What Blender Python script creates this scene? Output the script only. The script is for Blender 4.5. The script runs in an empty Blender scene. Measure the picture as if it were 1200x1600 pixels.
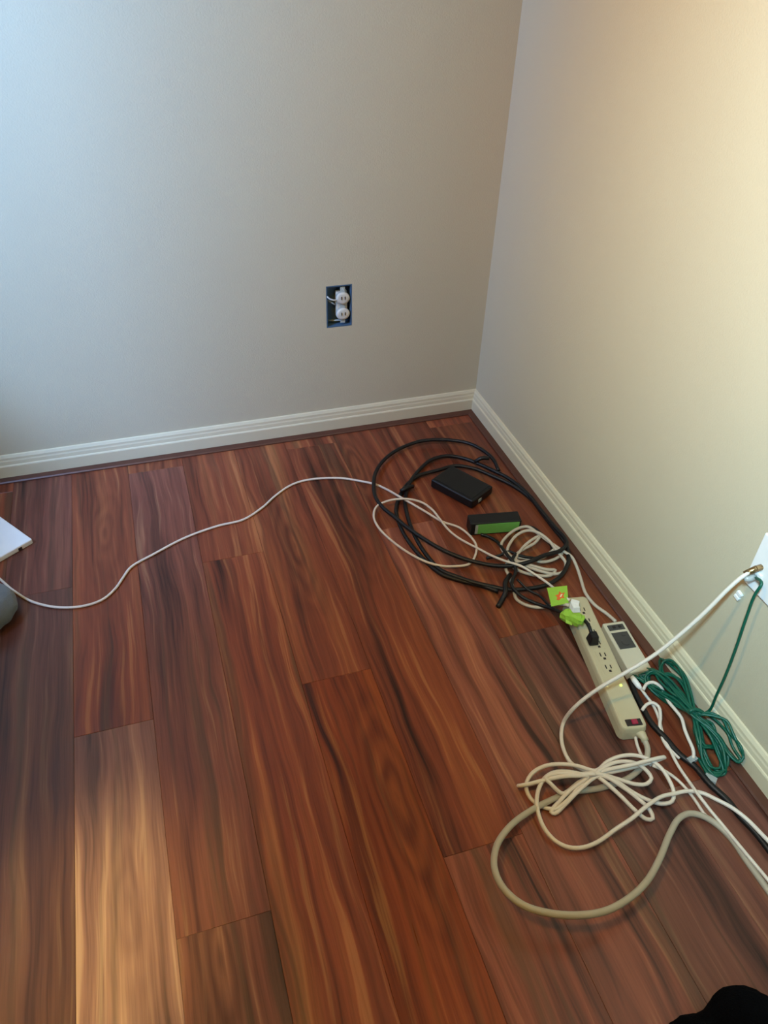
import bpy, bmesh, math, random
import numpy as np
from mathutils import Vector, Matrix, Euler, noise as mnoise

random.seed(7)
S = bpy.context.scene
C = S.collection

# ------------------------------------------------------------------ camera
CAM = Vector((-0.9646, -1.9366, 1.3000))
ROT = Euler((0.8868, -0.02975, -0.30909), 'XYZ')
FPX = 1192.9
cd = bpy.data.cameras.new('camera')
cam = bpy.data.objects.new('camera', cd); C.objects.link(cam)
cam.location = CAM; cam.rotation_euler = ROT
cd.sensor_fit = 'VERTICAL'; cd.sensor_height = 36.0; cd.lens = FPX / 1600 * 36
cd.clip_start = 0.02
S.camera = cam

# ------------------------------------------------------------------ light
RX, RY, RZ = -1.78, -3.3, 2.44          # room: x RX..0, y RY..0, z 0..RZ
WY0, WY1, WZ0, WZ1 = -0.95, -0.08, 0.75, 2.10   # window opening in the wall at x = RX
world = bpy.data.worlds.new('world'); S.world = world; world.use_nodes = True
bg = world.node_tree.nodes['Background']
bg.inputs[0].default_value = (0.55, 0.74, 1.0, 1); bg.inputs[1].default_value = 0.25

def area(name, loc, target, sx, sy, power, col):
    l = bpy.data.lights.new(name, 'AREA'); l.shape = 'RECTANGLE'; l.size = sx; l.size_y = sy
    l.energy = power; l.color = col
    o = bpy.data.objects.new(name, l); C.objects.link(o); o.location = loc
    o.rotation_euler = (Vector(target) - Vector(loc)).to_track_quat('-Z', 'Y').to_euler()
    return o
area('window_skylight', (RX - 0.60, -1.20, 1.90), (-1.45, 0.0, 0.9), 0.5, 0.8, 128, (0.27, 0.50, 1.0))
ADDED_SPOTS = [  # added, unseen lamps: location, target, watts, cone degrees, blend, colour, label
    ((-1.45, -2.25, 2.22), (0.0, -1.62, 1.25), 365, 62, 1.0, (0.44, 0.76, 1.0), 'added cool white ceiling spotlight aimed at the right wall near the viewer'),
    ((-1.55, -2.05, 2.22), (0.0, -1.06, 1.26), 84, 44, 1.0, (1.0, 0.40, 0.06), 'added warm narrow ceiling spotlight aimed at the right wall near the corner'),
    ((-1.45, -1.50, 2.24), (0.0, -1.10, 0.5), 41, 110, 1.0, (1.0, 0.58, 0.08), 'added warm wide ceiling spotlight spreading over the floor and corner'),
    ((-1.55, -2.75, 2.20), (-1.22, -1.33, 0.0), 215, 10.5, 0.75, (0.95, 1.0, 0.46), 'added narrow ceiling spotlight aimed down at the floor'),
]
S.view_settings.view_transform = 'Standard'; S.view_settings.look = 'None'
S.view_settings.gamma = 1.0; S.view_settings.use_curve_mapping = False
S.view_settings.exposure = 0.70

# ------------------------------------------------------------------ helpers
M3 = ROT.to_matrix()
def ray(px, py):
    return M3 @ Vector(((px - 600) / FPX, -(py - 800) / FPX, -1.0))
def at(px, py, z=0.0):
    d = ray(px, py); return CAM + d * ((z - CAM.z) / d.z)
def at_x(px, py, x):
    d = ray(px, py); return CAM + d * ((x - CAM.x) / d.x)
def at_plane(px, py, A, B):                      # vertical plane through A and B
    n = (B - A).cross(Vector((0, 0, 1))); d = ray(px, py)
    return CAM + d * ((A - CAM).dot(n) / d.dot(n))

def lin(r, g, b):
    f = lambda c: (c / 255 / 12.92) if c / 255 <= 0.04045 else ((c / 255 + 0.055) / 1.055) ** 2.4
    return (f(r), f(g), f(b), 1)

def mat(name, col, rough=0.5, var=0.08, vscale=40, bump=0.0, bscale=200, metal=0.0, spec=0.5, sheen=0.0, emit=None, alpha=None):
    m = bpy.data.materials.new(name); m.use_nodes = True
    nt = m.node_tree; b = nt.nodes['Principled BSDF']
    b.inputs['Roughness'].default_value = rough; b.inputs['Metallic'].default_value = metal
    b.inputs['Specular IOR Level'].default_value = spec
    if sheen: b.inputs['Sheen Weight'].default_value = sheen
    tc = nt.nodes.new('ShaderNodeTexCoord')
    n = nt.nodes.new('ShaderNodeTexNoise'); n.inputs['Scale'].default_value = vscale; n.inputs['Detail'].default_value = 4
    nt.links.new(tc.outputs['Object'], n.inputs['Vector'])
    mx = nt.nodes.new('ShaderNodeMix'); mx.data_type = 'RGBA'
    mx.inputs[6].default_value = tuple(c * (1 - var) for c in col[:3]) + (1,)
    mx.inputs[7].default_value = tuple(min(1, c * (1 + var)) for c in col[:3]) + (1,)
    nt.links.new(n.outputs['Fac'], mx.inputs[0]); nt.links.new(mx.outputs[2], b.inputs['Base Color'])
    if bump:
        n2 = nt.nodes.new('ShaderNodeTexNoise'); n2.inputs['Scale'].default_value = bscale; n2.inputs['Detail'].default_value = 3
        nt.links.new(tc.outputs['Object'], n2.inputs['Vector'])
        bp = nt.nodes.new('ShaderNodeBump'); bp.inputs['Strength'].default_value = bump; bp.inputs['Distance'].default_value = 0.002
        nt.links.new(n2.outputs['Fac'], bp.inputs['Height']); nt.links.new(bp.outputs['Normal'], b.inputs['Normal'])
    if emit:
        b.inputs['Emission Color'].default_value = emit[0]; b.inputs['Emission Strength'].default_value = emit[1]
    if alpha:
        b.inputs['Alpha'].default_value = alpha
    return m

def make_wood():
    m = bpy.data.materials.new('wood_plank'); m.use_nodes = True
    nt = m.node_tree; N = nt.nodes; L = nt.links; b = N['Principled BSDF']
    def node(t, **k):
        n = N.new(t)
        for a, v in k.items(): setattr(n, a, v)
        return n
    def val(x, sock):
        if isinstance(x, (int, float)): sock.default_value = x
        else: L.new(x, sock)
    def math_(op, a, b_=0.0, c=None):
        n = node('ShaderNodeMath', operation=op); val(a, n.inputs[0]); val(b_, n.inputs[1])
        if c is not None: val(c, n.inputs[2])
        return n.outputs[0]
    def attr(name):
        n = node('ShaderNodeAttribute', attribute_type='OBJECT', attribute_name=name); return n.outputs['Fac']
    def comb(x, y, z):
        n = node('ShaderNodeCombineXYZ'); val(x, n.inputs[0]); val(y, n.inputs[1]); val(z, n.inputs[2]); return n.outputs[0]
    def noise(v, scale=1, det=3, rough=0.5, dist=0):
        n = node('ShaderNodeTexNoise'); L.new(v, n.inputs['Vector']); n.inputs['Scale'].default_value = scale
        n.inputs['Detail'].default_value = det; n.inputs['Roughness'].default_value = rough; n.inputs['Distortion'].default_value = dist
        return n.outputs['Fac']
    def ramp(f, stops):
        n = node('ShaderNodeValToRGB'); L.new(f, n.inputs[0]); e = n.color_ramp.elements
        while len(e) < len(stops): e.new(0.5)
        for k, (p, c) in zip(e, stops): k.position = p; k.color = c
        return n.outputs[0]
    def mix(f, a, b_, mode='MIX'):
        n = node('ShaderNodeMix', data_type='RGBA', blend_type=mode); val(f, n.inputs[0])
        for s, x in ((n.inputs[6], a), (n.inputs[7], b_)):
            if isinstance(x, tuple): s.default_value = x
            else: L.new(x, s)
        return n.outputs[2]
    tc = node('ShaderNodeTexCoord'); sp = node('ShaderNodeSeparateXYZ'); L.new(tc.outputs['Object'], sp.inputs[0])
    x, y = sp.outputs[0], sp.outputs[1]
    seed, tone, cx, cy, cath = attr('seed'), attr('tone'), attr('ring_x'), attr('ring_y'), attr('rings')
    so = math_('MULTIPLY', seed, 17.3)
    warp = math_('SUBTRACT', noise(comb(math_('MULTIPLY', x, 9), math_('MULTIPLY', y, 2.6), so), 1, 2), 0.5)
    xw = math_('MULTIPLY_ADD', warp, 0.055, x)
    bands = noise(comb(math_('MULTIPLY', xw, 19), math_('MULTIPLY', y, 0.8), so), 1, 3, 0.55)
    streak = noise(comb(math_('MULTIPLY', xw, 66), math_('MULTIPLY', y, 1.7), so), 1, 3, 0.6)
    fine = noise(comb(math_('MULTIPLY', x, 420), math_('MULTIPLY', y, 9), so), 1, 2, 0.6)
    # cathedral figure: stretched rings about a point of the board
    dx = math_('MULTIPLY', math_('SUBTRACT', xw, cx), 26); dy = math_('MULTIPLY', math_('SUBTRACT', y, cy), 5.5)
    d = math_('SQRT', math_('ADD', math_('MULTIPLY', dx, dx), math_('MULTIPLY', dy, dy)))
    d = math_('ADD', d, math_('MULTIPLY', noise(comb(math_('MULTIPLY', x, 20), math_('MULTIPLY', y, 5), so), 1, 2), 0.9))
    ring = math_('MULTIPLY_ADD', math_('SINE', math_('MULTIPLY', d, 13.0)), 0.5, 0.5)
    near = math_('MULTIPLY', cath, math_('SUBTRACT', 1.0, math_('MINIMUM', 1.0, math_('MULTIPLY', d, 0.42))))
    base = ramp(bands, [(0.34, lin(60, 27, 16)), (0.43, lin(122, 54, 28)), (0.52, lin(146, 68, 34)), (0.62, lin(168, 90, 43)), (0.69, lin(192, 120, 62))])
    st = ramp(streak, [(0.35, lin(42, 21, 14)), (0.45, lin(122, 56, 29)), (0.57, lin(146, 70, 35)), (0.67, lin(196, 126, 70))])
    col = mix(0.45, base, st)
    col = mix(math_('MULTIPLY', near, 0.75), col, mix(ring, lin(64, 32, 17), lin(142, 80, 40)))
    olive = noise(comb(math_('MULTIPLY', xw, 34), math_('MULTIPLY', y, 0.7), math_('ADD', so, 5.0)), 1, 2, 0.5)
    om = math_('MULTIPLY', math_('MINIMUM', 1.0, math_('MAXIMUM', 0.0, math_('MULTIPLY', math_('SUBTRACT', olive, 0.58), 9.0))), 0.6)
    col = mix(om, col, lin(84, 60, 38))
    fr = ramp(fine, [(0.30, (0.70, 0.66, 0.64, 1)), (0.55, (1, 1, 1, 1))])
    col = mix(0.55, col, fr, 'MULTIPLY')
    tn = node('ShaderNodeHueSaturation'); L.new(col, tn.inputs['Color']); L.new(tone, tn.inputs['Value'])
    L.new(attr('satur'), tn.inputs['Saturation'])
    L.new(tn.outputs[0], b.inputs['Base Color'])
    b.inputs['Specular IOR Level'].default_value = 0.34
    rr = math_('MULTIPLY_ADD', streak, 0.14, 0.24); L.new(rr, b.inputs['Roughness'])
    bp = node('ShaderNodeBump'); bp.inputs['Strength'].default_value = 0.10; bp.inputs['Distance'].default_value = 0.001
    L.new(streak, bp.inputs['Height']); L.new(bp.outputs['Normal'], b.inputs['Normal'])
    return m

MT = dict(
    wall=mat('wall_paint', lin(196, 184, 155), 0.75, 0.02, 6, 0.25, 260, spec=0.25),
    ceil=mat('ceiling_paint', lin(215, 212, 205), 0.8, 0.02, 6, 0.3, 200, spec=0.2),
    trim=mat('white_trim_paint', lin(212, 199, 166), 0.45, 0.03, 12, 0.08, 60),
    wood=make_wood(),
    shoe=mat('brown_wood_moulding', lin(84, 48, 34), 0.42, 0.25, 30),
    subfloor=mat('subfloor', lin(24, 16, 12), 0.9),
    white=mat('white_cable_jacket', lin(224, 212, 196), 0.42, 0.05, 60),
    shadedwhite=mat('shaded_white_cable_jacket', lin(196, 184, 164), 0.5, 0.06, 60),  # white jacket darkened, shade put into the colour
    whitep=mat('white_plastic', lin(238, 236, 230), 0.4, 0.03, 40),
    grey=mat('grey_beige_cable_jacket', lin(178, 168, 148), 0.5, 0.06, 60),
    black=mat('black_cable_jacket', lin(9, 9, 10), 0.5, 0.1, 60),
    blackp=mat('black_plastic', lin(9, 12, 14), 0.5, 0.1, 60, 0.15, 500),
    green=mat('green_cable_jacket', lin(5, 84, 63), 0.42, 0.08, 60),
    lime=mat('lime_green_label', lin(150, 196, 62), 0.5, 0.08, 60),
    dgreen=mat('green_label', lin(112, 176, 82), 0.5, 0.08, 60),
    silver=mat('silver_label_strip', lin(170, 176, 168), 0.4, 0.05, 60),
    orange=mat('orange_print', lin(226, 104, 40), 0.5, 0.1, 90),
    cream=mat('pale_print', lin(236, 226, 180), 0.5, 0.05, 90),
    beige=mat('beige_strip_plastic', lin(192, 180, 146), 0.45, 0.03, 40),
    beige2=mat('pale_beige_plastic', lin(202, 192, 166), 0.45, 0.03, 40),
    slot=mat('dark_slot', lin(38, 28, 26), 0.6),
    dgrey=mat('dark_grey_recess', lin(64, 62, 60), 0.35, 0.15, 40),
    red=mat('red_rocker', lin(120, 20, 36), 0.25, 0.05, 60, emit=((1, 0.10, 0.25, 1), 0.06)),
    led=mat('green_indicator', lin(180, 230, 60), 0.3, 0.05, 60, emit=((0.62, 1.0, 0.12, 1), 1.6)),
    clear=mat('clear_plug_plastic', lin(190, 196, 192), 0.15, 0.04, 80, alpha=0.6),
    bluebox=mat('blue_box_plastic', lin(70, 98, 122), 0.5, 0.15, 60),
    brass=mat('brass_connector', lin(150, 122, 84), 0.3, 0.08, 60, metal=0.9),
    recep=mat('muted_receptacle_plastic', lin(206, 200, 184), 0.5, 0.1, 90),  # muted off-white with slight mottling
    wire=mat('pale_wire', lin(196, 200, 198), 0.4, 0.05, 60),
    navy=mat('dark_fuzzy_fabric', lin(7, 9, 14), 1.0, 0.3, 60, 1.0, 400, spec=0.05),
    greyfab=mat('grey_fabric', lin(104, 110, 112), 0.9, 0.12, 50, 0.6, 400, sheen=0.2),
    lampm=mat('lamp_metal', lin(190, 188, 184), 0.35, 0.03, 40, metal=0.6),
    bulb=mat('lamp_bulb', lin(255, 220, 160), 0.4, 0.02, 40, emit=((1, 0.74, 0.42, 1), 6.0)),
    glass=None,
)
g = bpy.data.materials.new('window_glass'); g.use_nodes = True
nt = g.node_tree; nt.nodes.clear()
o_ = nt.nodes.new('ShaderNodeOutputMaterial'); t_ = nt.nodes.new('ShaderNodeBsdfTransparent'); gl = nt.nodes.new('ShaderNodeBsdfGlossy')
gl.inputs['Roughness'].default_value = 0.02; mx_ = nt.nodes.new('ShaderNodeMixShader'); mx_.inputs[0].default_value = 0.06
nt.links.new(t_.outputs[0], mx_.inputs[1]); nt.links.new(gl.outputs[0], mx_.inputs[2]); nt.links.new(mx_.outputs[0], o_.inputs[0])
MT['glass'] = g

def link(name, me, material, parent=None):
    o = bpy.data.objects.new(name, me); C.objects.link(o)
    if material is not None and not me.materials: me.materials.append(MT[material] if isinstance(material, str) else material)
    if parent is not None: o.parent = parent
    return o
def from_bm(name, bm, material, parent=None, smooth=False):
    bmesh.ops.recalc_face_normals(bm, faces=bm.faces)
    me = bpy.data.meshes.new(name); bm.to_mesh(me); bm.free()
    if smooth:
        for p in me.polygons: p.use_smooth = True
    return link(name, me, material, parent)
def tag(o, label, cat, group=None):
    o['label'] = label; o['category'] = cat
    if group: o['group'] = group
    return o
def struct(o, label=None):
    o['kind'] = 'structure'
    if label: o['label'] = label
    return o
def empty(name, loc, rz=0.0):
    o = bpy.data.objects.new(name, None); C.objects.link(o); o.location = loc; o.rotation_euler = (0, 0, rz)
    o.empty_display_size = 0.03
    return o
def add_box(bm, lo, hi, bev=0.0, seg=2):
    r = bmesh.ops.create_cube(bm, size=1.0)
    vs = r['verts']
    for v in vs:
        v.co = Vector(((v.co.x + .5) * (hi[0] - lo[0]) + lo[0], (v.co.y + .5) * (hi[1] - lo[1]) + lo[1], (v.co.z + .5) * (hi[2] - lo[2]) + lo[2]))
    if bev:
        es = list({e for v in vs for e in v.link_edges})
        bmesh.ops.bevel(bm, geom=es, offset=bev, segments=seg, affect='EDGES', profile=0.6)
def box(name, lo, hi, material, parent=None, bev=0.0, seg=2, smooth=False):
    bm = bmesh.new(); add_box(bm, lo, hi, bev, seg); return from_bm(name, bm, material, parent, smooth)
def rounded_slab(bm, hx, hy, r, levels, seg=5):
    """rounded rectangle lofted through (height, inset) levels"""
    rings = []
    for z, ins in levels:
        ring = []
        rr = max(.001, r - ins)
        for cx_, cy_, a0 in ((1, 1, 0), (-1, 1, 90), (-1, -1, 180), (1, -1, 270)):
            for k in range(seg + 1):
                a_ = math.radians(a0 + 90 * k / seg)
                ring.append(bm.verts.new((cx_ * (hx - ins - rr) + rr * math.cos(a_), cy_ * (hy - ins - rr) + rr * math.sin(a_), z)))
        rings.append(ring)
    n_ = len(rings[0])
    for P_, Q_ in zip(rings, rings[1:]):
        for k in range(n_): bm.faces.new((P_[k], P_[(k + 1) % n_], Q_[(k + 1) % n_], Q_[k]))
    bm.faces.new(rings[0][::-1]); bm.faces.new(rings[-1])
def catmull(P, closed=False, step=0.006):
    P = [Vector(p) for p in P]; out = []
    n = len(P)
    for i in range(n - 1):
        p0 = P[i - 1] if i else P[0] * 2 - P[1]
        p3 = P[i + 2] if i + 2 < n else P[-1] * 2 - P[-2]
        p1, p2 = P[i], P[i + 1]
        a, b_, c = [max(1e-5, (q - p).length) ** 0.5 for p, q in ((p0, p1), (p1, p2), (p2, p3))]
        t1 = a; t2 = a + b_; t3 = t2 + c
        k = max(2, int((p2 - p1).length / step))
        for s in range(k):
            t = t1 + (t2 - t1) * s / k
            A1 = p0 * ((t1 - t) / t1) + p1 * (t / t1)
            A2 = p1 * ((t2 - t) / b_) + p2 * ((t - t1) / b_)
            A3 = p2 * ((t3 - t) / c) + p3 * ((t - t2) / c)
            B1 = A1 * ((t2 - t) / t2) + A2 * (t / t2)
            B2 = A2 * ((t3 - t) / (t3 - t1)) + A3 * ((t - t1) / (t3 - t1))
            out.append(B1 * ((t2 - t) / b_) + B2 * ((t - t1) / b_))
    out.append(P[-1]); return out
def tube_bm(bm, pts, r, sides=8, floor=None, spline=True, radii=None):
    Q = catmull(pts) if spline else [Vector(p) for p in pts]
    if floor is not None:
        for q in Q: q.z = max(q.z, floor)
    up = None; rings = []
    for i, q in enumerate(Q):
        t = (Q[min(i + 1, len(Q) - 1)] - Q[max(i - 1, 0)]).normalized()
        if up is None:
            up = t.orthogonal().normalized()
        up = (up - t * up.dot(t))
        up = up.normalized() if up.length > 1e-6 else t.orthogonal().normalized()
        s = t.cross(up)
        rr = r if radii is None else radii[min(len(radii) - 1, int(i / max(1, len(Q) - 1) * (len(radii) - 1) + .5))]
        rings.append([bm.verts.new(q + (up * math.cos(a) + s * math.sin(a)) * rr) for a in [2 * math.pi * k / sides for k in range(sides)]])
    for A, B in zip(rings, rings[1:]):
        for k in range(sides):
            bm.faces.new((A[k], A[(k + 1) % sides], B[(k + 1) % sides], B[k]))
    bm.faces.new(rings[0][::-1]); bm.faces.new(rings[-1])
def tube(name, pts, r, material, parent=None, sides=8, floor=None, spline=True, radii=None):
    bm = bmesh.new(); tube_bm(bm, pts, r, sides, floor, spline, radii)
    return from_bm(name, bm, material, parent, True)
def lathe(name, prof, material, parent=None, seg=20, mtx=None, smooth=True):
    bm = bmesh.new(); rings = []
    for rr, z in prof:
        rings.append([bm.verts.new((rr * math.cos(2 * math.pi * k / seg), rr * math.sin(2 * math.pi * k / seg), z)) for k in range(seg)])
    for A, B in zip(rings, rings[1:]):
        for k in range(seg): bm.faces.new((A[k], A[(k + 1) % seg], B[(k + 1) % seg], B[k]))
    bm.faces.new(rings[0][::-1]); bm.faces.new(rings[-1])
    if mtx is not None: bmesh.ops.transform(bm, matrix=mtx, verts=bm.verts)
    return from_bm(name, bm, material, parent, smooth)
def path(pix, z0, dz=None):
    """pixels of a cable lying near the floor -> points; entries (px, py[, height])"""
    out = []
    for p in pix:
        out.append(at(p[0], p[1], p[2] if len(p) > 2 else z0))
    return out

# ------------------------------------------------------------------ the room
TH = 0.12
def wall_boxes(name, boxes, material, label=None):
    bm = bmesh.new()
    for lo, hi in boxes: add_box(bm, lo, hi)
    return struct(from_bm(name, bm, material), label)
HX0, HX1, HZ0, HZ1 = -0.4855, -0.4115, 0.3395, 0.4615      # opening for the electrical box
wall_boxes('wall_back', [((RX - TH, 0, -.05), (HX0, TH, RZ)), ((HX1, 0, -.05), (TH, TH, RZ)),
                         ((HX0, 0, -.05), (HX1, TH, HZ0)), ((HX0, 0, HZ1), (HX1, TH, RZ)), ((HX0, 0.040, HZ0), (HX1, TH, HZ1))],
           'wall', 'pale painted wall facing the camera with an open electrical box')
wall_boxes('wall_right', [((0, RY - TH, -.05), (TH, 0, RZ))], 'wall', 'pale painted wall on the right in warm light')
wall_boxes('wall_left', [((RX - TH, RY - TH, -.05), (RX, WY0, RZ)), ((RX - TH, WY1, -.05), (RX, 0, RZ)),
                         ((RX - TH, WY0, -.05), (RX, WY1, WZ0)), ((RX - TH, WY0, WZ1), (RX, WY1, RZ))], 'wall')
wall_boxes('wall_front', [((RX, RY - TH, -.05), (0, RY, RZ))], 'wall')
wall_boxes('ceiling', [((RX - TH, RY - TH, RZ), (TH, TH, RZ + .1))], 'ceil')

w = empty('window_1', (RX - 0.06, (WY0 + WY1) / 2, WZ0)); struct(w)
hy, hz = (WY1 - WY0) / 2, WZ1 - WZ0
bm = bmesh.new()
for lo, hi in (((-.03, -hy, 0), (.03, -hy + .05, hz)), ((-.03, hy - .05, 0), (.03, hy, hz)), ((-.03, -hy, 0), (.03, hy, .05)),
               ((-.03, -hy, hz - .05), (.03, hy, hz)), ((-.025, -.02, 0), (.025, .02, hz))): add_box(bm, lo, hi)
from_bm('window_frame', bm, 'trim', w)
for s in (-1, 1):
    box('pane', (-.004, min(s * .02, s * (hy - .05)), .05), (.004, max(s * .02, s * (hy - .05)), hz - .05), 'glass', w)
box('window_sill', (0.0, -hy - .05, -.03), (.11, hy + .05, 0.0), 'trim', w, .004)

# skirting with a stepped, moulded top; mitred at the corner
PROF = [(0, 0), (.014, 0), (.014, .042), (.0125, .045), (.0105, .046), (.0095, .056), (.008, .060), (.0075, .066), (.004, .073), (0, .074)]
SHOE = [(0, 0), (.033, 0), (.033, .003), (.030, .006), (.014, .0085), (0, .0085)]
def skirting(name, prof, axis, material, lo, hi, base):
    bm = bmesh.new(); A = []; B = []
    for d, z in prof:
        if axis == 'x':   # along the back / front wall
            s = -1 if base == 0 else 1
            A.append(bm.verts.new((lo + d, base + s * d, z))); B.append(bm.verts.new((hi - d, base + s * d, z)))
        else:
            s = -1 if base == 0 else 1
            A.append(bm.verts.new((base + s * d, lo + d, z))); B.append(bm.verts.new((base + s * d, hi - d, z)))
    n = len(prof)
    for k in range(n): bm.faces.new((A[k], A[(k + 1) % n], B[(k + 1) % n], B[k]))
    bm.faces.new(A); bm.faces.new(B[::-1])
    return struct(from_bm(name, bm, material))
skirting('baseboard_back', PROF, 'x', 'trim', RX, 0, 0)
skirting('baseboard_right', PROF, 'y', 'trim', RY, 0, 0)
skirting('baseboard_front', PROF, 'x', 'trim', RX, 0, RY)
skirting('baseboard_left', PROF, 'y', 'trim', RY, 0, RX)
for o_ in (skirting('trim_1', SHOE, 'x', 'shoe', RX, 0, 0), skirting('trim_2', SHOE, 'y', 'shoe', RY, 0, 0)):
    o_['label'] = 'narrow brown moulding strip between the boards and the white skirting'

# floor boards: columns 151.5 mm wide, 1.29 m long, joints stepped by a third
fl = struct(box('floor', (RX, RY, -0.05), (0, 0, -0.010), 'subfloor'), 'glossy reddish brown wood plank floor')
PW_, PL_ = 0.1515, 1.29
gap = 0.0003
X0 = -1.238
JO = {0: -0.929, 1: -1.362, 2: -0.497}
# look of single boards seen in the photograph: (column, row) -> tone (some darkened for shade), rings, ring centre along the board, saturation
LOOK = {
    (0, 1): dict(tone=1.12, satur=0.72, rings=0.35, rx=0.01, ry=0.30),
    (3, 1): dict(tone=1.02, satur=1.0, rings=1.0, rx=0.034, ry=0.34),
    (3, 0): dict(tone=0.98, rings=0.9, rx=.006, ry=-.03),
    (4, 0): dict(tone=0.95, rings=0.5, rx=.02, ry=.3),
    (2, 1): dict(tone=1.06, rings=0.0),
    (2, 0): dict(tone=1.0, rings=0.9, rx=.03, ry=-.52),
    (1, 1): dict(tone=0.95, satur=0.85, rings=0.9, rx=-.012, ry=.60),
    (1, 0): dict(tone=0.92, satur=0.86, rings=0.0),
    (0, 0): dict(tone=0.95, rings=0.5, rx=0.006, ry=.15),
    (-1, 0): dict(tone=0.78, rings=0.0, satur=.85),
    (-1, 1): dict(tone=0.50, rings=0.0, satur=.80),  # darkened tone imitates the unlit floor beside the light patch
    (5, 1): dict(tone=1.22, satur=0.85, rings=0.0),
    (5, 0): dict(tone=0.95, rings=0.9, rx=-.05, ry=0.02),
    (4, 1): dict(tone=1.22, satur=0.88, rings=0.0),
    (6, 1): dict(tone=0.70, satur=0.80, rings=0.0),  # tone lowered to paint in the shade right of the strip
    (5, 2): dict(tone=0.8, satur=0.75, rings=0.0),
    (7, 1): dict(tone=0.66, satur=.8, rings=0.0),  # same painted shade, next to the right wall
    (6, 0): dict(tone=0.88, rings=0.3, rx=0, ry=-.4),
    (7, 0): dict(tone=0.72, rings=0.0),
}
mesh_cache = {}
def plank_mesh(wx, ly):
    key = (round(wx, 4), round(ly, 4))
    if key in mesh_cache: return mesh_cache[key]
    bm = bmesh.new(); add_box(bm, (-wx / 2, -ly / 2, -0.008), (wx / 2, ly / 2, 0.0))
    es = [e for e in bm.edges if all(v.co.z > -1e-6 for v in e.verts)]
    bmesh.ops.bevel(bm, geom=es, offset=0.0005, segments=1, affect='EDGES')
    bmesh.ops.recalc_face_normals(bm, faces=bm.faces)
    me = bpy.data.meshes.new('plank'); bm.to_mesh(me); bm.free(); me.materials.append(MT['wood'])
    mesh_cache[key] = me; return me
for col in range(-9, 9):
    xa, xb = X0 + col * PW_, X0 + (col + 1) * PW_
    xa, xb = max(xa, RX), min(xb, 0.0)
    if xb - xa < 0.01: continue
    j = JO[col % 3]
    for row in range(-1, 4):          # row 0 lies beyond the joint (towards the back wall), row 1 nearer the camera
        yb = j + PL_ * (1 - row); ya = yb - PL_
        ya, yb = max(ya, RY), min(yb, 0.0)
        if yb - ya < 0.01: continue
        L_ = LOOK.get((col, row), {})
        p = link('plank', plank_mesh(xb - xa - gap, yb - ya - gap), None, fl)
        p.location = ((xa + xb) / 2, (ya + yb) / 2, 0)
        rnd = random.Random(col * 31 + row * 7 + 5)
        p['seed'] = rnd.random() * 3 + 0.1
        p['tone'] = 0.93 * L_.get('tone', 0.85 + rnd.random() * 0.25)
        p['satur'] = L_.get('satur', 0.95)
        p['rings'] = L_.get('rings', rnd.choice((0, 0, .6)))
        p['ring_x'] = L_.get('rx', rnd.uniform(-.04, .04)); p['ring_y'] = L_.get('ry', rnd.uniform(-.3, .3))

# ceiling spotlights out of view, added to stand in for unknown light sources
for loc, tgt, wtt, cone, blend, colr, lbl in ADDED_SPOTS:
    e = empty('added_spotlight', (loc[0], loc[1], RZ))
    tag(e, lbl, 'lamp', 'added ceiling spotlights behind the viewer')
    lathe('ceiling_rose', [(.05, -.02), (.05, -.004), (.045, 0)], 'lampm', e)
    lathe('stem', [(.008, loc[2] - RZ + .05), (.008, -.02)], 'lampm', e, 10)
    q = (Vector(tgt) - Vector(loc)).to_track_quat('-Z', 'Y').to_matrix().to_4x4()
    T = Matrix.Translation(Vector((0, 0, loc[2] - RZ))) @ q
    lathe('lamp_head', [(.030, .09), (.036, .08), (.042, 0), (.042, -.03), (.039, -.03), (.036, .0), (.030, .03), (.001, .035)], 'lampm', e, 20, T)
    lathe('bulb', [(.004, .03), (.022, .02), (.027, .008), (.018, -.004), (.003, -.008)], 'bulb', e, 16, T)
    l = bpy.data.lights.new('spot_beam', 'SPOT'); l.energy = wtt; l.color = colr; l.spot_size = math.radians(cone); l.spot_blend = blend
    l.shadow_soft_size = 0.08
    lo = bpy.data.objects.new('spot_beam', l); C.objects.link(lo)
    lo.location = Vector(loc) + (Vector(tgt) - Vector(loc)).normalized() * 0.075
    lo.rotation_euler = (Vector(tgt) - Vector(loc)).to_track_quat('-Z', 'Y').to_euler()

# ------------------------------------------------------------------ open electrical box in the back wall
e = empty('electrical_box', ((HX0 + HX1) / 2, 0, (HZ0 + HZ1) / 2))
tag(e, 'open blue electrical box with loose white receptacle set in the wall', 'electrical box')
a, b_ = (HX1 - HX0) / 2 - .0005, (HZ1 - HZ0) / 2 - .0005
t = .003
bm = bmesh.new()
add_box(bm, (-a, .030, -b_), (a, .034, b_))
add_box(bm, (-a, 0, -b_), (-a + t, .030, b_)); add_box(bm, (a - t, 0, -b_), (a, .030, b_))
add_box(bm, (-a + t, 0, -b_), (a - t, .030, -b_ + t)); add_box(bm, (-a + t, 0, b_ - t), (a - t, .030, b_))
from_bm('box_shell', bm, 'bluebox', e)
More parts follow.
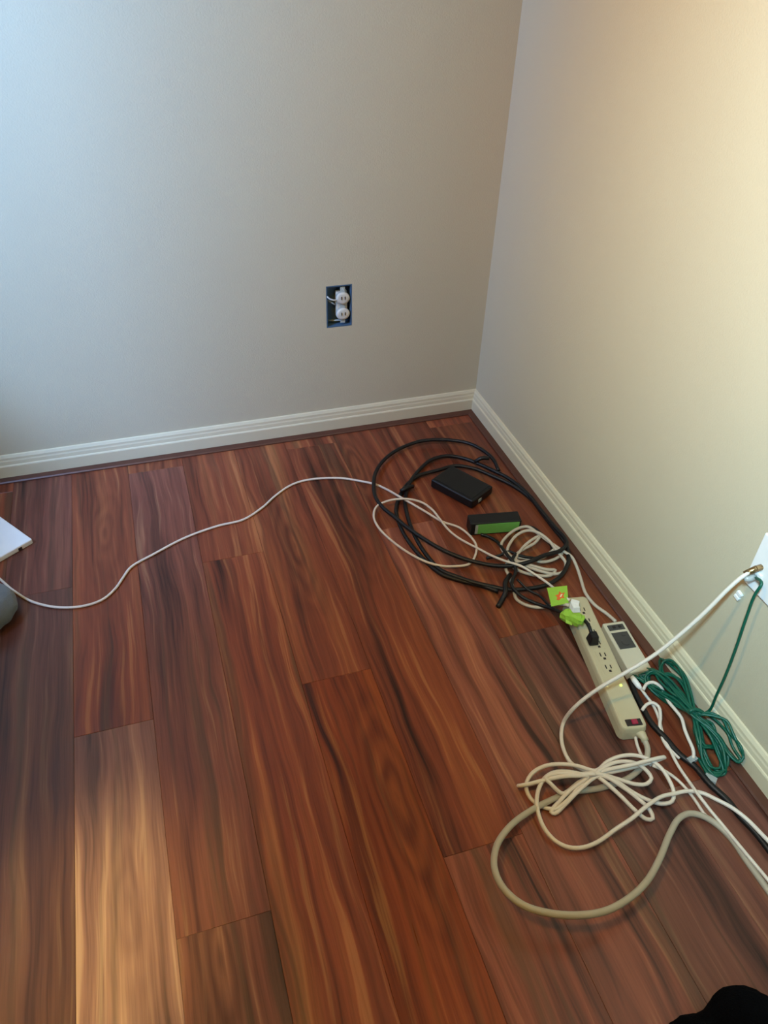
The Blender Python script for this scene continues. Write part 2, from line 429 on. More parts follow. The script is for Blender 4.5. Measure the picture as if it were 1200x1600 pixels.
# receptacle: strap, body and two rounded faces, hanging turned to the right
rc = box('receptacle_body', (-.006, .008, -.036), (.026, .029, .038), 'recep', e, .004)
box('mounting_strap', (.004, .004, -.052), (.018, .0055, .054), 'silver', e, .0008)
for zc, ang in ((.022, .12), (-.024, -.1)):
    T = Matrix.Translation((.011, .008, zc)) @ Matrix.Rotation(ang, 4, 'Y') @ Matrix.Rotation(math.pi / 2, 4, 'X') @ Matrix.Diagonal((1.15, 1, 1, 1))
    f_ = lathe('receptacle_face', [(.017, 0), (.017, .008), (.015, .0105), (.010, .011)], 'recep', e, 20, T)
    for dx in (-.005, .005):
        box('slot', (.011 + dx - .001, -.0045, zc - .002), (.011 + dx + .001, -.0025, zc + .006), 'slot', f_)
bm = bmesh.new()
tube_bm(bm, [(-.036, .004, .034), (-.028, -.003, .026), (-.015, -.004, .021), (.0, .006, .018)], .0022, 8)
from_bm('white_wire', bm, 'wire', e, True)
tube('grey_wire', [(-.034, .026, .012), (-.024, .012, .012), (-.012, .008, .004), (-.004, .02, -.002)], .002, 'silver', e)
tube('grey_wire', [(.022, .026, .055), (.012, .006, .050), (.016, .002, .042), (.024, .01, .036)], .002, 'silver', e)
tube('grey_wire', [(-.026, .026, -.05), (-.012, .015, -.047), (.006, .010, -.046), (.022, .016, -.052)], .002, 'silver', e)

# ------------------------------------------------------------------ wall plate on the right wall
pc = Vector((0, -1.226, 0.398))
e = empty('wall_plate', pc); tag(e, 'white cable wall plate at the right edge of the picture', 'wall plate')
box('plate', (-.006, -.036, -.058), (0, .036, .058), 'whitep', e, .002)
T = Matrix.Translation((-.006, .014, -.004)) @ Matrix.Rotation(-math.pi / 2, 4, 'Y')
lathe('coax_socket', [(.0055, 0), (.0055, .012), (.0042, .0125), (.0042, .016)], 'brass', e, 6, T, False)
box('data_jack', (-.010, .004, -.034), (-.0055, .022, -.016), 'whitep', e, .001)
for zz in (.049, -.049):
    lathe('screw', [(.003, 0), (.003, .001), (.002, .0016)], 'silver', e, 10, Matrix.Translation((-.006, 0, zz)) @ Matrix.Rotation(-math.pi / 2, 4, 'Y'))

# ------------------------------------------------------------------ power strip with its grey cord
ZT = 0.037
A = at(899, 931, ZT); B = at(994, 1139, ZT)
u = (B - A); LEN = u.length; ang = math.atan2(u.y, u.x)
e = empty('power_strip', ((A.x + B.x) / 2, (A.y + B.y) / 2, 0), ang)
tag(e, 'long beige power strip with red switch and two green tags, cord looping on floor', 'power strip')
hl, hw = LEN / 2, 0.0285
bm = bmesh.new(); rounded_slab(bm, hl, hw, .013, [(.001, .002), (.004, 0), (ZT - .012, .0005), (ZT - .004, .002), (ZT - .0012, .0035), (ZT, .0065)])
strip_body = from_bm('strip_body', bm, 'beige', e)
def loc_of(px, py, z=ZT):     # photo pixel on the strip's top -> strip coordinates
    return e.matrix_world_inv @ at(px, py, z)
Minv = (Matrix.Translation(e.location) @ Matrix.Rotation(ang, 4, 'Z')).inverted()
MWS = Minv.inverted()
def sl(px, py, z=ZT): return Minv @ at(px, py, z)
o1, o2 = sl(936, 1024), sl(944, 1045)
step = 0.0335
base_x = sl(944, 1045).x
outs = [base_x - k * step for k in range(5, -1, -1)]
outs = [x for x in outs if x > -hl + .02]
for k, ox in enumerate(outs):
    of = box('outlet', (ox - .0145, -.0135, ZT - .001), (ox + .0145, .0135, ZT + .0006), 'beige', e, .0005, 1)
    for (x0, y0, x1, y1) in ((-.0095, -.0055, .001, -.0030), (-.0085, .0050, .001, .0075), (.0045, -.0015, .010, .0040)):
        box('slot', (ox + x0, y0, ZT - .0005), (ox + x1, y1, ZT + .0009), 'slot', of)
lp = sl(970, 1071); box('indicator_light', (lp.x - .0022, lp.y - .0022, ZT - .001), (lp.x + .0022, lp.y + .0022, ZT + .002), 'led', e, .001)
lp = sl(949, 1073); box('indicator_light', (lp.x - .002, lp.y - .002, ZT - .001), (lp.x + .002, lp.y + .002, ZT + .001), 'cream', e, .0005)
sp_ = sl(990, 1129)
sw = box('switch', (sp_.x - .0075, -.015, ZT - .001), (sp_.x + .0075, .017, ZT + .002), 'slot', e, .001)
box('rocker', (sp_.x - .0055, -.004, ZT + .001), (sp_.x + .0055, .008, ZT + .005), 'red', sw, .0015)['label'] = 'red lit rocker'
# grey cord: leaves the near end, runs under the knot and loops over the floor to the right edge
GC = [(1003, 1148, .018), (1012, 1170, .010), (1008, 1190, .008), (985, 1214, .007), (939, 1231, .007), (893, 1238, .007), (855, 1253, .010), (824, 1270, .018), (797, 1291, .030),
      (776, 1322, .042), (772.5, 1356, .052), (786, 1387, .058), (817, 1414, .062), (859, 1427, .064), (905, 1430, .064), (947, 1423, .060),
      (985, 1402, .054), (1012, 1375, .046), (1031, 1341, .036), (1047, 1302, .026), (1062, 1278, .018), (1081, 1271, .012),
      (1108, 1280, .009), (1139, 1306, .007), (1169, 1348, .007), (1200, 1391, .007), (1236, 1444, .007), (1275, 1500, .007)]
def local_path(pix, Mi): return [Mi @ p for p in path(pix, .007)]
tube('power_cord', local_path(GC, Minv), .0058, 'grey', e, 10)['label'] = 'thick grey beige cord in a wide loop'
tube('strain_relief', local_path([(990, 1140, .016), (1003, 1148, .018), (1008, 1158, .014)], Minv), .009, 'beige', e, 10, radii=[.010, .009, .0075])

# ------------------------------------------------------------------ second, smaller strip with coiled white cord
ZB = 0.030
P00, P10, P01 = at(941, 974, ZB), at(976, 970, ZB), at(985, 1052, ZB)
ub = (P01 - P00); angb = math.atan2(ub.y, ub.x)
LB = 0.142; wb = 0.052
org = P00 + Vector((math.cos(angb), math.sin(angb), 0)) * (LB / 2) + Vector((-math.sin(angb), math.cos(angb), 0)) * (wb / 2)
e = empty('surge_adapter', (org.x, org.y, 0), angb)
tag(e, 'short beige surge adapter with dark recessed panels beside the skirting, white coiled cord attached', 'power strip')
MBi = (Matrix.Translation(e.location) @ Matrix.Rotation(angb, 4, 'Z')).inverted()
bm = bmesh.new(); add_box(bm, (-LB / 2, -wb / 2, .002), (LB / 2, wb / 2, ZB), .004, 3); from_bm('adapter_body', bm, 'beige2', e)
for x0, x1 in ((-.062, -.046), (-.039, .008)):
    pn = box('dark_panel', (x0, -.019, ZB - .001), (x1, .019, ZB + .0012), 'dgrey', e, .0008)
    bm = bmesh.new()
    if x1 < 0:
        for yy in (-.009, .005): add_box(bm, (x0 + .004, yy, ZB), (x1 - .005, yy + .007, ZB + .0022), .0006)
    else:
        T = Matrix.Translation((x0 + .030, .002, ZB + .001))
        bmesh.ops.create_cone(bm, cap_ends=True, segments=20, radius1=.010, radius2=.009, depth=.003, matrix=T)
        add_box(bm, (x0 + .008, .002, ZB), (x0 + .012, .010, ZB + .0022), .0006)
    from_bm('raised_socket', bm, 'slot' if x1 < 0 else 'dgrey', pn)
WB = [(962, 971, .014), (948, 959, .008), (929, 945, .006), (915, 927, .006), (907, 903, .007), (902, 888, .010), (893, 870, .016), (878, 860, .020), (866, 852, .020),
      (857, 846, .022), (841, 834, .026), (824, 823, .026), (807, 827, .024), (792, 838, .020), (783, 852, .016), (790, 866, .016), (805, 876, .020),
      (826, 886, .018), (850, 894, .014), (868, 897, .012), (880, 893, .012), (884, 880, .016), (876, 868, .020), (868, 858, .024),
      (856, 843, .028), (840, 832, .030), (824, 829, .030), (808, 836, .026), (797, 849, .022), (793, 862, .020), (806, 875, .024),
      (832, 884, .022), (855, 890, .018), (868, 891, .014), (860, 899, .010), (838, 899, .010), (812, 892, .012), (794, 878, .012), (800, 872, .018),
      (820, 872, .018), (846, 878, .016), (866, 874, .014), (878, 864, .014), (870, 858, .018), (846, 872, .022), (806, 877, .026), (815, 858, .026), (832, 843, .028), (843, 838, .026), (836, 848, .024),
      (815, 860, .022), (800, 872, .020), (790, 886, .014), (796, 901, .010), (802, 919, .006), (807, 936, .006), (824, 946, .008), (844, 949, .012), (862, 946, .022), (880, 944, .040), (889, 946, .046)]
tube('coiled_cord', local_path(WB, MBi), .0040, 'shadedwhite', e, 8, floor=.0042)['label'] = 'white cord gathered into a small bunch'
# its white plug sits on the long strip
pz = ZT + .0008
pp = at(898, 948, .045)
def plug(name, parent, Mi, px, py, material, size=(.013, .011, .016), z=pz):
    p = Mi @ at(px, py, z); p.z = z
    R_ = Mi.to_3x3() @ MWS.to_3x3()
    bm = bmesh.new(); add_box(bm, (-size[0], -size[1], 0), (size[0], size[1], size[2]), .004, 3)
    for v in bm.verts:
        if v.co.z > size[2] * .6: v.co.x *= .8; v.co.y *= .75
    bmesh.ops.transform(bm, matrix=Matrix.Translation(p) @ R_.to_4x4(), verts=bm.verts)
    return from_bm(name, bm, material, parent, False)
plug('plug', e, MBi, 897, 952, 'whitep')
tube('cable_tie', local_path([(805, 866, .034), (800, 876, .030), (806, 886, .022)], MBi), .004, 'black', e)

# ------------------------------------------------------------------ white network cable: wall plate -> knot on the floor -> right edge
WS = Vector((-.020, -1.2115, .392))
WE = at(880, 1130, .012)
air = [(1160, 901), (1140, 918), (1100, 958), (1056, 997), (1020, 1025), (972, 1054), (932, 1078), (897, 1106)]
pts = [Vector((-.012, -1.212, .394)), WS] + [at_plane(x, y, WS, WE) for x, y in air] + [WE]
KN = [(877, 1150, .008), (881, 1172, .008), (893, 1193, .014), (910, 1202, .024), (931, 1210, .030), (963, 1221, .026), (987, 1237, .018), (1010, 1249, .010), (1033, 1256, .006),
      (1050, 1252, .008), (1053, 1239, .014), (1045, 1218, .022), (1033, 1200, .028), (1015, 1187, .030), (991, 1180, .030), (968, 1182, .030), (949, 1190, .030), (931, 1204, .030),
      (903, 1197, .034), (879, 1194, .034), (851, 1197, .030), (830, 1210, .022), (822, 1228, .014), (828, 1246, .008), (842, 1258, .006), (866, 1264, .008), (884, 1253, .014), (905, 1230, .024), (924, 1214, .030),
      (949, 1196, .034), (970, 1190, .034), (994, 1193, .030), (1010, 1204, .024), (1018, 1216, .018), (1010, 1225, .016), (991, 1225, .018), (968, 1218, .024), (936, 1210, .036),
      (905, 1212, .040), (880, 1213, .038), (854, 1218, .032), (822, 1226, .022), (810, 1228, .014), (826, 1226, .008), (856, 1218, .010), (893, 1212, .018), (925, 1209, .026),
      (956, 1201, .036), (987, 1195, .040), (1018, 1187, .040), (1039, 1183, .034), (1026, 1188, .026), (996, 1197, .024), (958, 1206, .026), (932, 1210, .028),
      (949, 1225, .034), (970, 1244, .028), (991, 1265, .018), (1010, 1280, .008), (1020, 1279, .006), (1015, 1265, .010), (998, 1249, .016), (973, 1230, .024), (938, 1212, .034),
      (908, 1232, .026), (884, 1256, .012), (867, 1271, .006), (861, 1269, .006), (876, 1250, .014), (896, 1230, .024), (918, 1214, .036),
      (912, 1211, .040), (889, 1206, .040), (865, 1207, .036), (851, 1216, .030), (842, 1232, .024), (838.5, 1253, .018), (842, 1274, .014), (851, 1295, .012), (868, 1314, .010), (889, 1324, .010),
      (912, 1324, .010), (935, 1315, .012), (963, 1295, .016), (987, 1279, .020), (1010, 1260, .024), (1033, 1245, .022), (1054, 1240, .018), (1075, 1236, .016), (1097, 1239, .014), (1119, 1249, .018), (1145, 1263, .020),
      (1167, 1280, .020), (1187, 1300, .020), (1215, 1330, .020), (1260, 1385, .020)]
pts += path(KN, .006)
e = empty('white_network_cable', (at(926, 1210).x, at(926, 1210).y, 0))
tag(e, 'white cable hanging from the wall plate down to a bow shaped knot on the floor', 'cable')
off = Matrix.Translation(-e.location)
tube('cable', [off @ p for p in pts], .0039, 'white', e, 8, floor=.0039)
# second strand running left inside the knot
tube('loose_strand', [off @ p for p in path([(924, 1212, .03), (905, 1222, .026), (880, 1240, .016), (872, 1236, .022), (860, 1224, .030), (852, 1216, .034), (866, 1209, .036), (900, 1209, .040), (930, 1210, .040)], .01)], .0039, 'white', e)
tube('connector', [WS + Vector((.014, 0, .002)) - e.location, WS - e.location, WS + Vector((-.012, .004, -.012)) - e.location], .0055, 'brass', e, 10)
# strand from the right tip of the knot to the grey cord
tube('cable_end', [off @ p for p in path([(1020, 1196, .026), (1041, 1206, .012), (1059, 1219, .006), (1077, 1238, .005), (1090, 1256, .005), (1099, 1270, .004), (1110, 1281, .004)], .006)], .003, 'white', e, floor=.003)

# small white clip of two tabs on the wall beside the plate
cp = at_x(1156, 930, 0.0)
e = empty('cable_clip', cp); tag(e, 'small bright white two tab clip on the wall beside the green cable', 'clip')
q = Matrix.Rotation(math.radians(12), 4, 'X')
for k in (-1, 1):
    bm = bmesh.new(); add_box(bm, (-.006, -.0065, k * .0052 - .0036), (0, .0065, k * .0052 + .0036), .001)
    bmesh.ops.transform(bm, matrix=q, verts=bm.verts); from_bm('tab', bm, 'whitep', e)

# ------------------------------------------------------------------ green cable from the wall plate to a bunch by the skirting
g0 = Vector((-.012, -1.213, .373))
gp = [g0, at_x(1190, 912, -.03), at_x(1179, 930, -.034), at_x(1166, 965, -.034), at_x(1150, 1012, -.034), at_x(1135, 1052, -.034), at_x(1120, 1085, -.032), at_x(1106, 1112, -.032)]
GN = [(1090, 1116, .050), (1075, 1100, .050), (1055, 1078, .046), (1035, 1060, .036), (1015, 1050, .026), (1004, 1053, .014), (1010, 1062, .012), (1030, 1075, .022), (1055, 1095, .034), (1080, 1114, .050),
      (1100, 1132, .046), (1118, 1155, .032), (1130, 1180, .018), (1130, 1202, .010), (1120, 1213, .008), (1108, 1204, .010), (1096, 1180, .020), (1088, 1150, .034), (1084, 1120, .046),
      (1076, 1090, .054), (1068, 1060, .056), (1058, 1040, .050), (1046, 1031, .040), (1036, 1034, .032), (1034, 1045, .026), (1048, 1068, .030), (1066, 1092, .040), (1084, 1114, .052),
      (1112, 1118, .062), (1135, 1126, .064), (1152, 1143, .056), (1164, 1165, .044), (1165, 1183, .034), (1154, 1190, .026), (1140, 1180, .024), (1118, 1150, .034), (1092, 1120, .046),
      (1066, 1084, .044), (1040, 1056, .036), (1018, 1046, .030), (1000, 1046, .024), (990, 1052, .018), (1000, 1062, .016), (1030, 1082, .024), (1060, 1102, .036), (1084, 1118, .044),
      (1090, 1145, .040), (1102, 1165, .030), (1118, 1168, .026), (1122, 1152, .032), (1110, 1135, .042), (1088, 1116, .050),
      (1062, 1090, .048), (1042, 1066, .042), (1024, 1052, .034), (1012, 1056, .020), (1020, 1078, .012), (1040, 1094, .014), (1064, 1106, .030), (1086, 1120, .044),
      (1110, 1150, .040), (1124, 1178, .024), (1124, 1200, .012), (1110, 1198, .012), (1098, 1172, .022), (1090, 1142, .036), (1086, 1118, .046),
      (1078, 1096, .046), (1066, 1070, .044), (1050, 1054, .040), (1040, 1052, .034), (1046, 1070, .028), (1064, 1098, .036), (1084, 1120, .048),
      (1112, 1140, .048), (1132, 1165, .034), (1138, 1190, .018), (1128, 1206, .010), (1112, 1206, .008), (1096, 1190, .008), (1090, 1184, .008)]
rg = random.Random(3)
GN2 = [(x + rg.uniform(-7, 7), y + rg.uniform(-5, 5), max(.004, z + rg.uniform(-.008, .006))) for x, y, z in GN[:-2]]
GN3 = [(x + rg.uniform(-5, 5), y + rg.uniform(-6, 6), max(.004, z * .7 + rg.uniform(-.004, .004))) for x, y, z in GN[:60]]
pts = gp + path(GN2 + GN3 + GN, .01)
e = empty('green_network_cable', (at(1083, 1114).x, at(1083, 1114).y, 0))
tag(e, 'green cable from the wall plate down to a tied bunch against the skirting', 'cable')
def inroom(p):
    p = p.copy(); p.x = min(p.x, -.020); return p
pts = [pts[0]] + [inroom(p) for p in pts[1:]]
off = Matrix.Translation(-e.location)
tube('cable', [off @ p for p in pts], .0028, 'green', e, 7, floor=.0028)
tube('tie', [off @ p for p in path([(1076, 1112, .062), (1086, 1108, .066), (1096, 1112, .062), (1100, 1116, .05)], .05)], .004, 'green', e)
def modular_plug(px, py, ang_, z=.008):
    p = off @ at(px, py, z); bm = bmesh.new(); add_box(bm, (-.011, -.006, -.005), (.011, .006, .005), .001)
    bmesh.ops.transform(bm, matrix=Matrix.Translation(p) @ Matrix.Rotation(ang_, 4, 'Z'), verts=bm.verts)
    o = from_bm('modular_plug', bm, 'clear', e); o['label'] = 'clear plastic plug'; return o
modular_plug(1110, 1217, -0.9, .006)
tube('cable_end', [off @ p for p in path([(1092, 1186, .010), (1100, 1200, .008), (1108, 1214, .006)], .008)], .0033, 'green', e, floor=.0033)
T = Matrix.Translation(off @ g0) @ Matrix.Rotation(-math.pi / 2, 4, 'Y')
lathe('boot', [(.006, .0), (.006, .012), (.004, .022)], 'clear', e, 10, T)

# ------------------------------------------------------------------ thin white cords between the strip and the green bunch
def cord(name, pix, r, material, label, cat='cord', group=None, extra=None):
    P = path(pix, r + .001); e = empty(name, (P[0].x, P[0].y, 0)); tag(e, label, cat, group)
    of = Matrix.Translation(-e.location)
    tube('cable', [of @ p for p in P], r, material, e, 8, floor=r)
    return e, of
e, of = cord('usb_cord', [(1000, 1074, .014), (1010, 1088, .010), (1020, 1101, .008), (1029, 1121, .008), (1036, 1148, .007), (1047, 1172, .006), (1060, 1197, .005), (1077, 1222, .012), (1092, 1243, .022), (1108, 1264, .016), (1128, 1288, .012), (1146, 1310, .016), (1165, 1333, .018), (1181, 1352, .018), (1200, 1375, .018), (1240, 1430, .018)],
             .0032, 'white', 'thin white cord with a straight plug running from the strip to the right edge')
tube('plug', [of @ p for p in path([(987, 1057, .020), (994, 1067, .017), (1001, 1076, .014)], .01)], .0058, 'whitep', e, 10, radii=[.0045, .006, .006, .004])
e, of = cord('short_white_cord', [(1003, 1110, .012), (1010, 1101, .016), (1020, 1098, .020), (1029, 1104, .018), (1032, 1118, .014), (1031, 1135, .010), (1036, 1155, .006), (1045, 1170, .005), (1055, 1178, .005), (1062, 1185, .005)],
             .0036, 'white', 'short white cord arching beside the red switch end of the strip')
e, of = cord('white_patch_cord', [(1005, 1078, .018), (1010, 1069, .022), (1020, 1066, .024), (1030, 1071, .024), (1038, 1083, .024), (1046, 1098, .026), (1056, 1110, .030), (1065, 1122, .032), (1070, 1140, .030), (1076, 1155, .026), (1082, 1168, .022), (1084, 1178, .016), (1083, 1185, .012)],
             .0036, 'white', 'white cord curving over the left side of the green bunch')
p_ = of @ at(1081, 1187, .009); bm = bmesh.new(); add_box(bm, (-.010, -.006, -.005), (.010, .006, .005), .001)
bmesh.ops.transform(bm, matrix=Matrix.Translation(p_) @ Matrix.Rotation(.2, 4, 'Z'), verts=bm.verts); from_bm('plug', bm, 'clear', e)
e, of = cord('thin_grey_cord', [(992, 1146, .010), (995, 1162, .006), (1001, 1178, .005), (1008, 1188, .016), (1018, 1196, .018)], .0032, 'white', 'thin pale cord from the near end of the strip into the knot')
# black cord passing behind the strip to the right edge
e, of = cord('black_power_cord', [(984, 1062, .007), (993, 1085, .007), (1006, 1110, .007), (1017, 1129, .007), (1040, 1154, .007), (1062, 1179, .007), (1086, 1198, .007), (1108, 1224, .007), (1136, 1250, .007), (1156, 1275, .007), (1178, 1298, .007), (1203, 1330, .007), (1250, 1392, .007)],
             .0062, 'black', 'thick black cord running beneath the white ones to the right edge')

# ------------------------------------------------------------------ black cable coil in the corner
BC = [(779, 735, .012), (770, 717, .020), (752, 702, .022), (728, 691.5, .022), (689, 687, .020), (659, 689, .018), (629, 699, .016), (605, 714, .016), (590, 732, .018), (584, 753, .022), (587, 777, .022), (599, 793.5, .020),
      (617, 808, .020), (635, 823, .022), (659, 840, .022), (689, 858, .020), (716, 870, .018), (740, 877.5, .018), (770, 883.5, .020), (800, 884, .024), (824, 879, .030), (850, 868, .032), (876, 860, .028),
      (885, 846, .022), (870, 820, .016), (848, 792, .012), (824, 771, .012), (794, 747, .012), (770, 735, .012), (746, 724, .010), (722, 715.5, .010), (698, 712.5, .010), (674, 718.5, .010), (656, 733.5, .010), (641, 753, .010), (633, 780, .010), (636, 804, .012), (644, 828, .012),
      (656, 852, .012), (671, 873, .012), (689, 891, .012), (713, 901, .012), (740, 910, .012), (770, 917, .012), (791, 921, .014), (824, 920, .016), (854, 914, .018), (876, 900, .018), (888, 876, .016), (884, 850, .014), (872, 828, .010),
      (852, 802, .008), (830, 780, .008), (800, 758, .010), (768, 743, .014), (740, 732, .018), (712, 728, .018), (684, 735, .014), (655, 743, .010), (636, 757, .008), (624, 777, .008), (619, 800, .008), (628, 828, .008), (645, 855, .008), (664, 876, .008), (690, 897, .008), (722, 908, .008), (752, 915, .008), (778, 924, .010)]
P = path(BC, .01)
for p in P: p.x = min(p.x, -.036 if p.z < .05 else -.02)
e = empty('black_coax_cable', (at(735, 810).x, at(735, 810).y, 0))
tag(e, 'black cable coiled in wide rings around the two black boxes in the corner', 'cable')
off = Matrix.Translation(-e.location)
tube('cable', [off @ p for p in P], .0054, 'black', e, 8, floor=.0054)
tube('cable_tie', [off @ p for p in path([(797, 898, .012), (789, 912, .024), (790, 925, .020), (784, 938, .008), (778, 948, .005)], .01)], .006, 'black', e, 8, floor=.004)
tube('cable_tie', [off @ p for p in path([(626, 768, .014), (634, 763, .022), (645, 760, .014)], .01)], .006, 'black', e, 8)
tube('cable_tie', [off @ p for p in path([(742, 722, .012), (752, 716, .026), (764, 716, .026)], .01)], .006, 'black', e, 8)

# ------------------------------------------------------------------ black box and adapter inside the coil
zt = .030
q0, q1, q2, q3 = [at(x, y, zt) for x, y in ((672, 748), (707, 727), (772, 760), (737, 783))]
ctr = (q0 + q1 + q2 + q3) / 4
u = ((q3 - q0) + (q2 - q1)); an = math.atan2(u.y, u.x)
lx, ly = u.length / 4, ((q1 - q0).length + (q2 - q3).length) / 4
print('router', lx * 2, ly * 2, 'strip', LEN, 'adapterB', LB, P10 - P00)
e = empty('router_box', (ctr.x, ctr.y, 0), an); tag(e, 'flat black rounded box lying inside the black coil near the corner', 'router')
bm = bmesh.new(); add_box(bm, (-lx, -ly, .003), (lx, ly, zt), .006, 3); from_bm('case', bm, 'blackp', e)
box('top_panel', (-lx + .008, -ly + .008, zt - .001), (lx - .008, ly - .008, zt + .0012), 'blackp', e, .001)
for sx in (-1, 1):
    for sy in (-1, 1): lathe('foot', [(.007, 0), (.006, .004)], 'black', e, 10, Matrix.Translation((sx * (lx - .015), sy * (ly - .015), 0)))
box('port', (lx - .002, -ly * .4, .010), (lx + .0008, -ly * .1, .020), 'silver', e, .0005)

zt2 = .040
l0, l1 = at(741, 834, .006), at(806, 829, .006)
u = l1 - l0; an = math.atan2(u.y, u.x); wl = u.length / 2 + .012
mid = (l0 + l1) / 2
dep = Vector((-math.sin(an), math.cos(an), 0))
org = mid + dep * .020
e = empty('power_adapter', (org.x, org.y, 0), an); tag(e, 'black power adapter brick with a green label, standing beside the flat black box', 'adapter')
MAi = (Matrix.Translation(e.location) @ Matrix.Rotation(an, 4, 'Z')).inverted()
bm = bmesh.new(); add_box(bm, (-wl, -.020, 0), (wl, .020, zt2), .004, 3); from_bm('brick', bm, 'blackp', e)
lb = box('label', (-wl + .017, -.0212, .005), (wl - .006, -.0195, zt2 - .004), 'dgreen', e); lb['label'] = 'green printed label'
box('silver_strip', (-wl + .013, -.0213, .006), (-wl + .020, -.0200, zt2 - .005), 'silver', lb)
AC = [(751, 835, .010), (762, 838, .008), (776, 846, .010), (786, 858, .020), (795, 870, .032), (803, 880, .032), (806, 892, .026), (801, 906, .022), (800, 916, .026), (815, 932, .022), (838, 943, .016), (862, 951, .030), (880, 958, .055), (900, 964, .062), (914, 970, .066), (921, 980, .066), (924, 990, .060)]
tube('adapter_cord', local_path(AC, MAi), .0042, 'black', e, 8, floor=.0042)
tube('adapter_lead', local_path([(818, 822, .018), (832, 824, .012), (850, 838, .010), (862, 856, .008), (856, 868, .012), (838, 872, .020), (812, 868, .026), (795, 862, .022), (780, 868, .010), (760, 872, .006)], MAi), .0036, 'black', e, 8, floor=.0036)
tube('adapter_lead', local_path([(808, 905, .030), (826, 922, .018), (842, 930, .014), (856, 944, .024), (872, 956, .046)], MAi), .0030, 'black', e, 8, floor=.003)
plug('plug', e, MAi, 925, 1003, 'blackp', (.012, .011, .026))['label'] = 'black plug'

# ------------------------------------------------------------------ green tags on the cords
def card(name, corners, z_lo, material, label, cat):
    """a card leaning back from its lower edge: corners in pixels, order ul ur lr ll"""
    ul, ur, lr, ll = corners
    Bl, Br = at(ll[0], ll[1], z_lo), at(lr[0], lr[1], z_lo)
    U_ = at(ul[0], ul[1], z_lo + .012); V_ = at(ur[0], ur[1], z_lo + .012)
    return Bl, Br, V_, U_
Bl, Br, Vr, Ul = card('t', ((854.7, 918.5), (886, 915), (888.5, 942), (861.7, 947.7)), .046, None, None, None)
e = empty('green_tag', ((Bl.x + Br.x) / 2, (Bl.y + Br.y) / 2, Bl.z)); tag(e, 'square lime green tag with orange print at the far end of the strip', 'tag')
n = (Br - Bl).cross(Ul - Bl).normalized()
bm = bmesh.new()
def prism(bm, P, n, t):
    a_ = [bm.verts.new(p - e.location) for p in P]; b2 = [bm.verts.new(p + n * t - e.location) for p in P]
    bm.faces.new(a_); bm.faces.new(b2[::-1])
    for k in range(len(P)): bm.faces.new((a_[k], a_[(k + 1) % len(P)], b2[(k + 1) % len(P)], b2[k]))
if n.dot(CAM - Bl) < 0: n = -n
prism(bm, [Bl, Br, Vr, Ul], -n, .0012); from_bm('card', bm, 'lime', e)
def uv(a_, b2): return Bl.lerp(Br, a_).lerp(Ul.lerp(Vr, a_), b2) + n * .0002
# printed flash: a ragged orange burst with a pale centre
bm = bmesh.new(); prism(bm, [uv(*q) for q in ((.34, .30), (.50, .24), (.62, .34), (.80, .30), (.74, .46), (.86, .62), (.66, .60), (.58, .74), (.50, .56), (.32, .54), (.42, .42))], n, .0006); from_bm('print', bm, 'orange', e)
bm = bmesh.new(); prism(bm, [uv(*q) + n * .0006 for q in ((.54, .40), (.62, .40), (.72, .54), (.62, .54))], n, .0005); from_bm('print', bm, 'cream', e)

P = path([(880, 960, .056), (888, 963, .060), (897, 966, .062), (906, 969, .063), (912, 972, .063)], .05)
e = empty('green_cord_wrap', (P[2].x, P[2].y, .04)); tag(e, 'crumpled lime green tag wrapped round the black cord on the strip', 'tag')
off = Matrix.Translation(-e.location)
bm = bmesh.new(); tube_bm(bm, [off @ p for p in P], .012, 9, radii=[.013, .0155, .012, .0145, .010])
for v in bm.verts: v.co += Vector((mnoise.noise(v.co * 120), mnoise.noise(v.co * 120 + Vector((9, 0, 0))), mnoise.noise(v.co * 120 + Vector((0, 7, 0))))) * .004
from_bm('wrap', bm, 'lime', e)
bm = bmesh.new(); prism(bm, [p for p in path([(902, 958, .070), (914, 962, .074), (911, 972, .076), (900, 968, .074)], .07)], Vector((0, 0, -1)), .001); from_bm('loose_flap', bm, 'lime', e)
bm = bmesh.new(); prism(bm, [p for p in path([(884, 968, .074), (893, 972, .076), (894, 977, .072), (884, 973, .070)], .07)], Vector((0, 0, -1)), .001); from_bm('loose_flap', bm, 'lime', e)

# ------------------------------------------------------------------ long thin white cord over the floor
LW = [(-60, 862, .010), (-25, 886, .008), (0, 905, .004), (20, 922, .004), (50, 940, .004), (90, 949, .004), (130, 947, .004), (160, 937, .004), (180, 920, .004), (192, 903, .004), (205, 886, .004), (240, 866, .004), (290, 840, .004), (340, 822, .004), (380, 812, .004),
      (410, 793, .004), (430, 775, .004), (455, 758, .004), (480, 750, .004), (530, 747, .004), (570, 753, .006), (587, 757, .010), (605, 765, .016), (624, 776, .022), (640, 785, .022), (664, 799, .018), (691, 815, .012), (717, 824, .008), (733, 836, .006), (744, 852, .006), (741, 872, .008), (731, 882, .010), (707, 885, .010), (688, 884, .016),
      (664, 877, .018), (637, 863, .012), (611, 844, .010), (592, 825, .012), (584, 807, .014), (589, 791, .018), (605, 783, .024), (621, 780, .028), (640, 780, .028), (659, 785, .022), (675, 796, .018), (688, 812, .018), (701, 828, .014), (717, 841, .010), (747, 857, .012), (770, 869, .022), (792, 877.5, .032), (813, 884, .036), (835, 897, .030), (857, 912, .030), (876, 928, .044), (890, 938, .048)]
e, of = cord('thin_white_cord', LW, .0031, 'white', 'long thin white cord winding across the floor from the left edge to the strip')
p_ = of @ at(897, 944, .046)
bm = bmesh.new(); add_box(bm, (-.009, -.007, -.007), (.011, .007, .009), .003, 2)
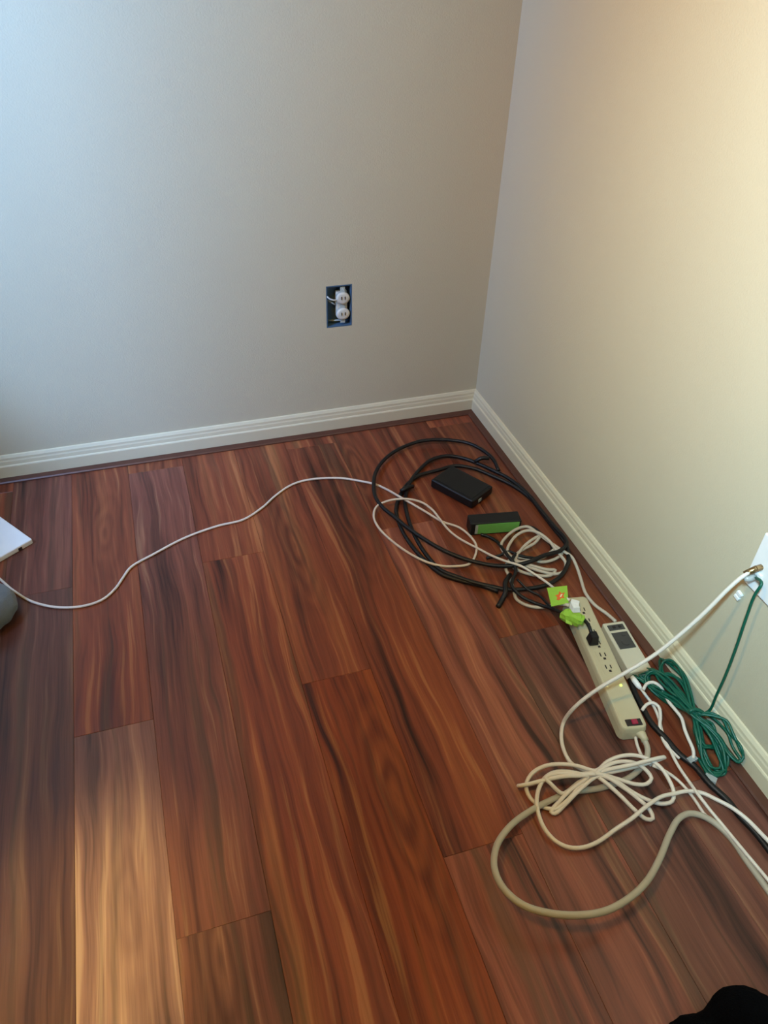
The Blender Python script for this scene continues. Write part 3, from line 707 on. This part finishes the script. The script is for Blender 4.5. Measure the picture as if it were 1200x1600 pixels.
bmesh.ops.transform(bm, matrix=Matrix.Translation(p_) @ Matrix.Rotation(-.7, 4, 'Z'), verts=bm.verts); from_bm('plug', bm, 'whitep', e)

# ------------------------------------------------------------------ things cut by the picture's edges
zt = .016
c0 = at(50, 842, zt); d1 = (at(0, 812, zt) - c0).normalized(); d2 = (at(0, 868, zt) - c0).normalized()
a1, a2 = math.atan2(d1.y, d1.x), math.atan2(d2.y, d2.x)
print('white box angle', math.degrees(a1), math.degrees(a2))
bis = (d1 + d2).normalized(); an = math.atan2(bis.y, bis.x) - math.pi / 4
e = empty('white_flat_box', (c0.x, c0.y, 0), an); tag(e, 'flat white plastic box with a dark notch, cut by the left edge', 'box')
bm = bmesh.new(); add_box(bm, (0, 0, .001), (.16, .13, zt), .0035, 3); from_bm('case', bm, 'whitep', e)
NX = .035
box('port', (.030, -.0008, .003), (.040, .004, .011), 'slot', e, .0005)
box('port', (-.0008, .030, .003), (.004, .040, .011), 'slot', e, .0005)

def blob(name, lobes, material, label, cat, fuzz, loc, seamless=True, sub=5):
    bm = bmesh.new(); bmesh.ops.create_icosphere(bm, subdivisions=sub, radius=1)
    def inside(p):
        s = 0
        for c, r_ in lobes:
            d = (p - Vector(c)); q = math.sqrt((d.x / r_[0]) ** 2 + (d.y / r_[1]) ** 2 + (d.z / r_[2]) ** 2)
            s += math.exp(-(q - 1) * 7)
        return s
    for v in bm.verts:
        d = v.co.normalized(); lo_, hi_ = 0.0, .5
        for _ in range(22):
            m_ = (lo_ + hi_) / 2
            p = d * m_
            if inside(p) > 1: lo_ = m_
            else: hi_ = m_
        p = d * lo_
        p += d * (mnoise.noise(p * 45) * .004 + mnoise.noise(p * 400) * fuzz)
        v.co = p
    zmin = -loc.z + .0005
    for v in bm.verts: v.co.z = max(v.co.z, zmin)
    e = empty(name, (loc.x, loc.y, 0)); tag(e, label, cat)
    bmesh.ops.translate(bm, verts=bm.verts, vec=(0, 0, loc.z))
    return e, from_bm('fabric', bm, material, e, True)
bc = at(1146, 1662, .045)
blob('dark_fabric_bundle', [((-.034, .010, -.010), (.076, .062, .044)), ((.044, .036, .004), (.050, .046, .050)), ((.07, -.03, 0), (.08, .08, .045))], 'navy',
     'black fuzzy fabric bundle cut by the lower right corner', 'cloth', .0026, bc)
gc = at(-38, 952, .035)
blob('grey_fabric_bundle', [((0, 0, 0), (.085, .075, .048)), ((-.07, -.01, 0), (.09, .09, .05))], 'greyfab',
     'grey rounded fabric bundle cut by the left edge below the white box', 'cloth', .0005, gc)
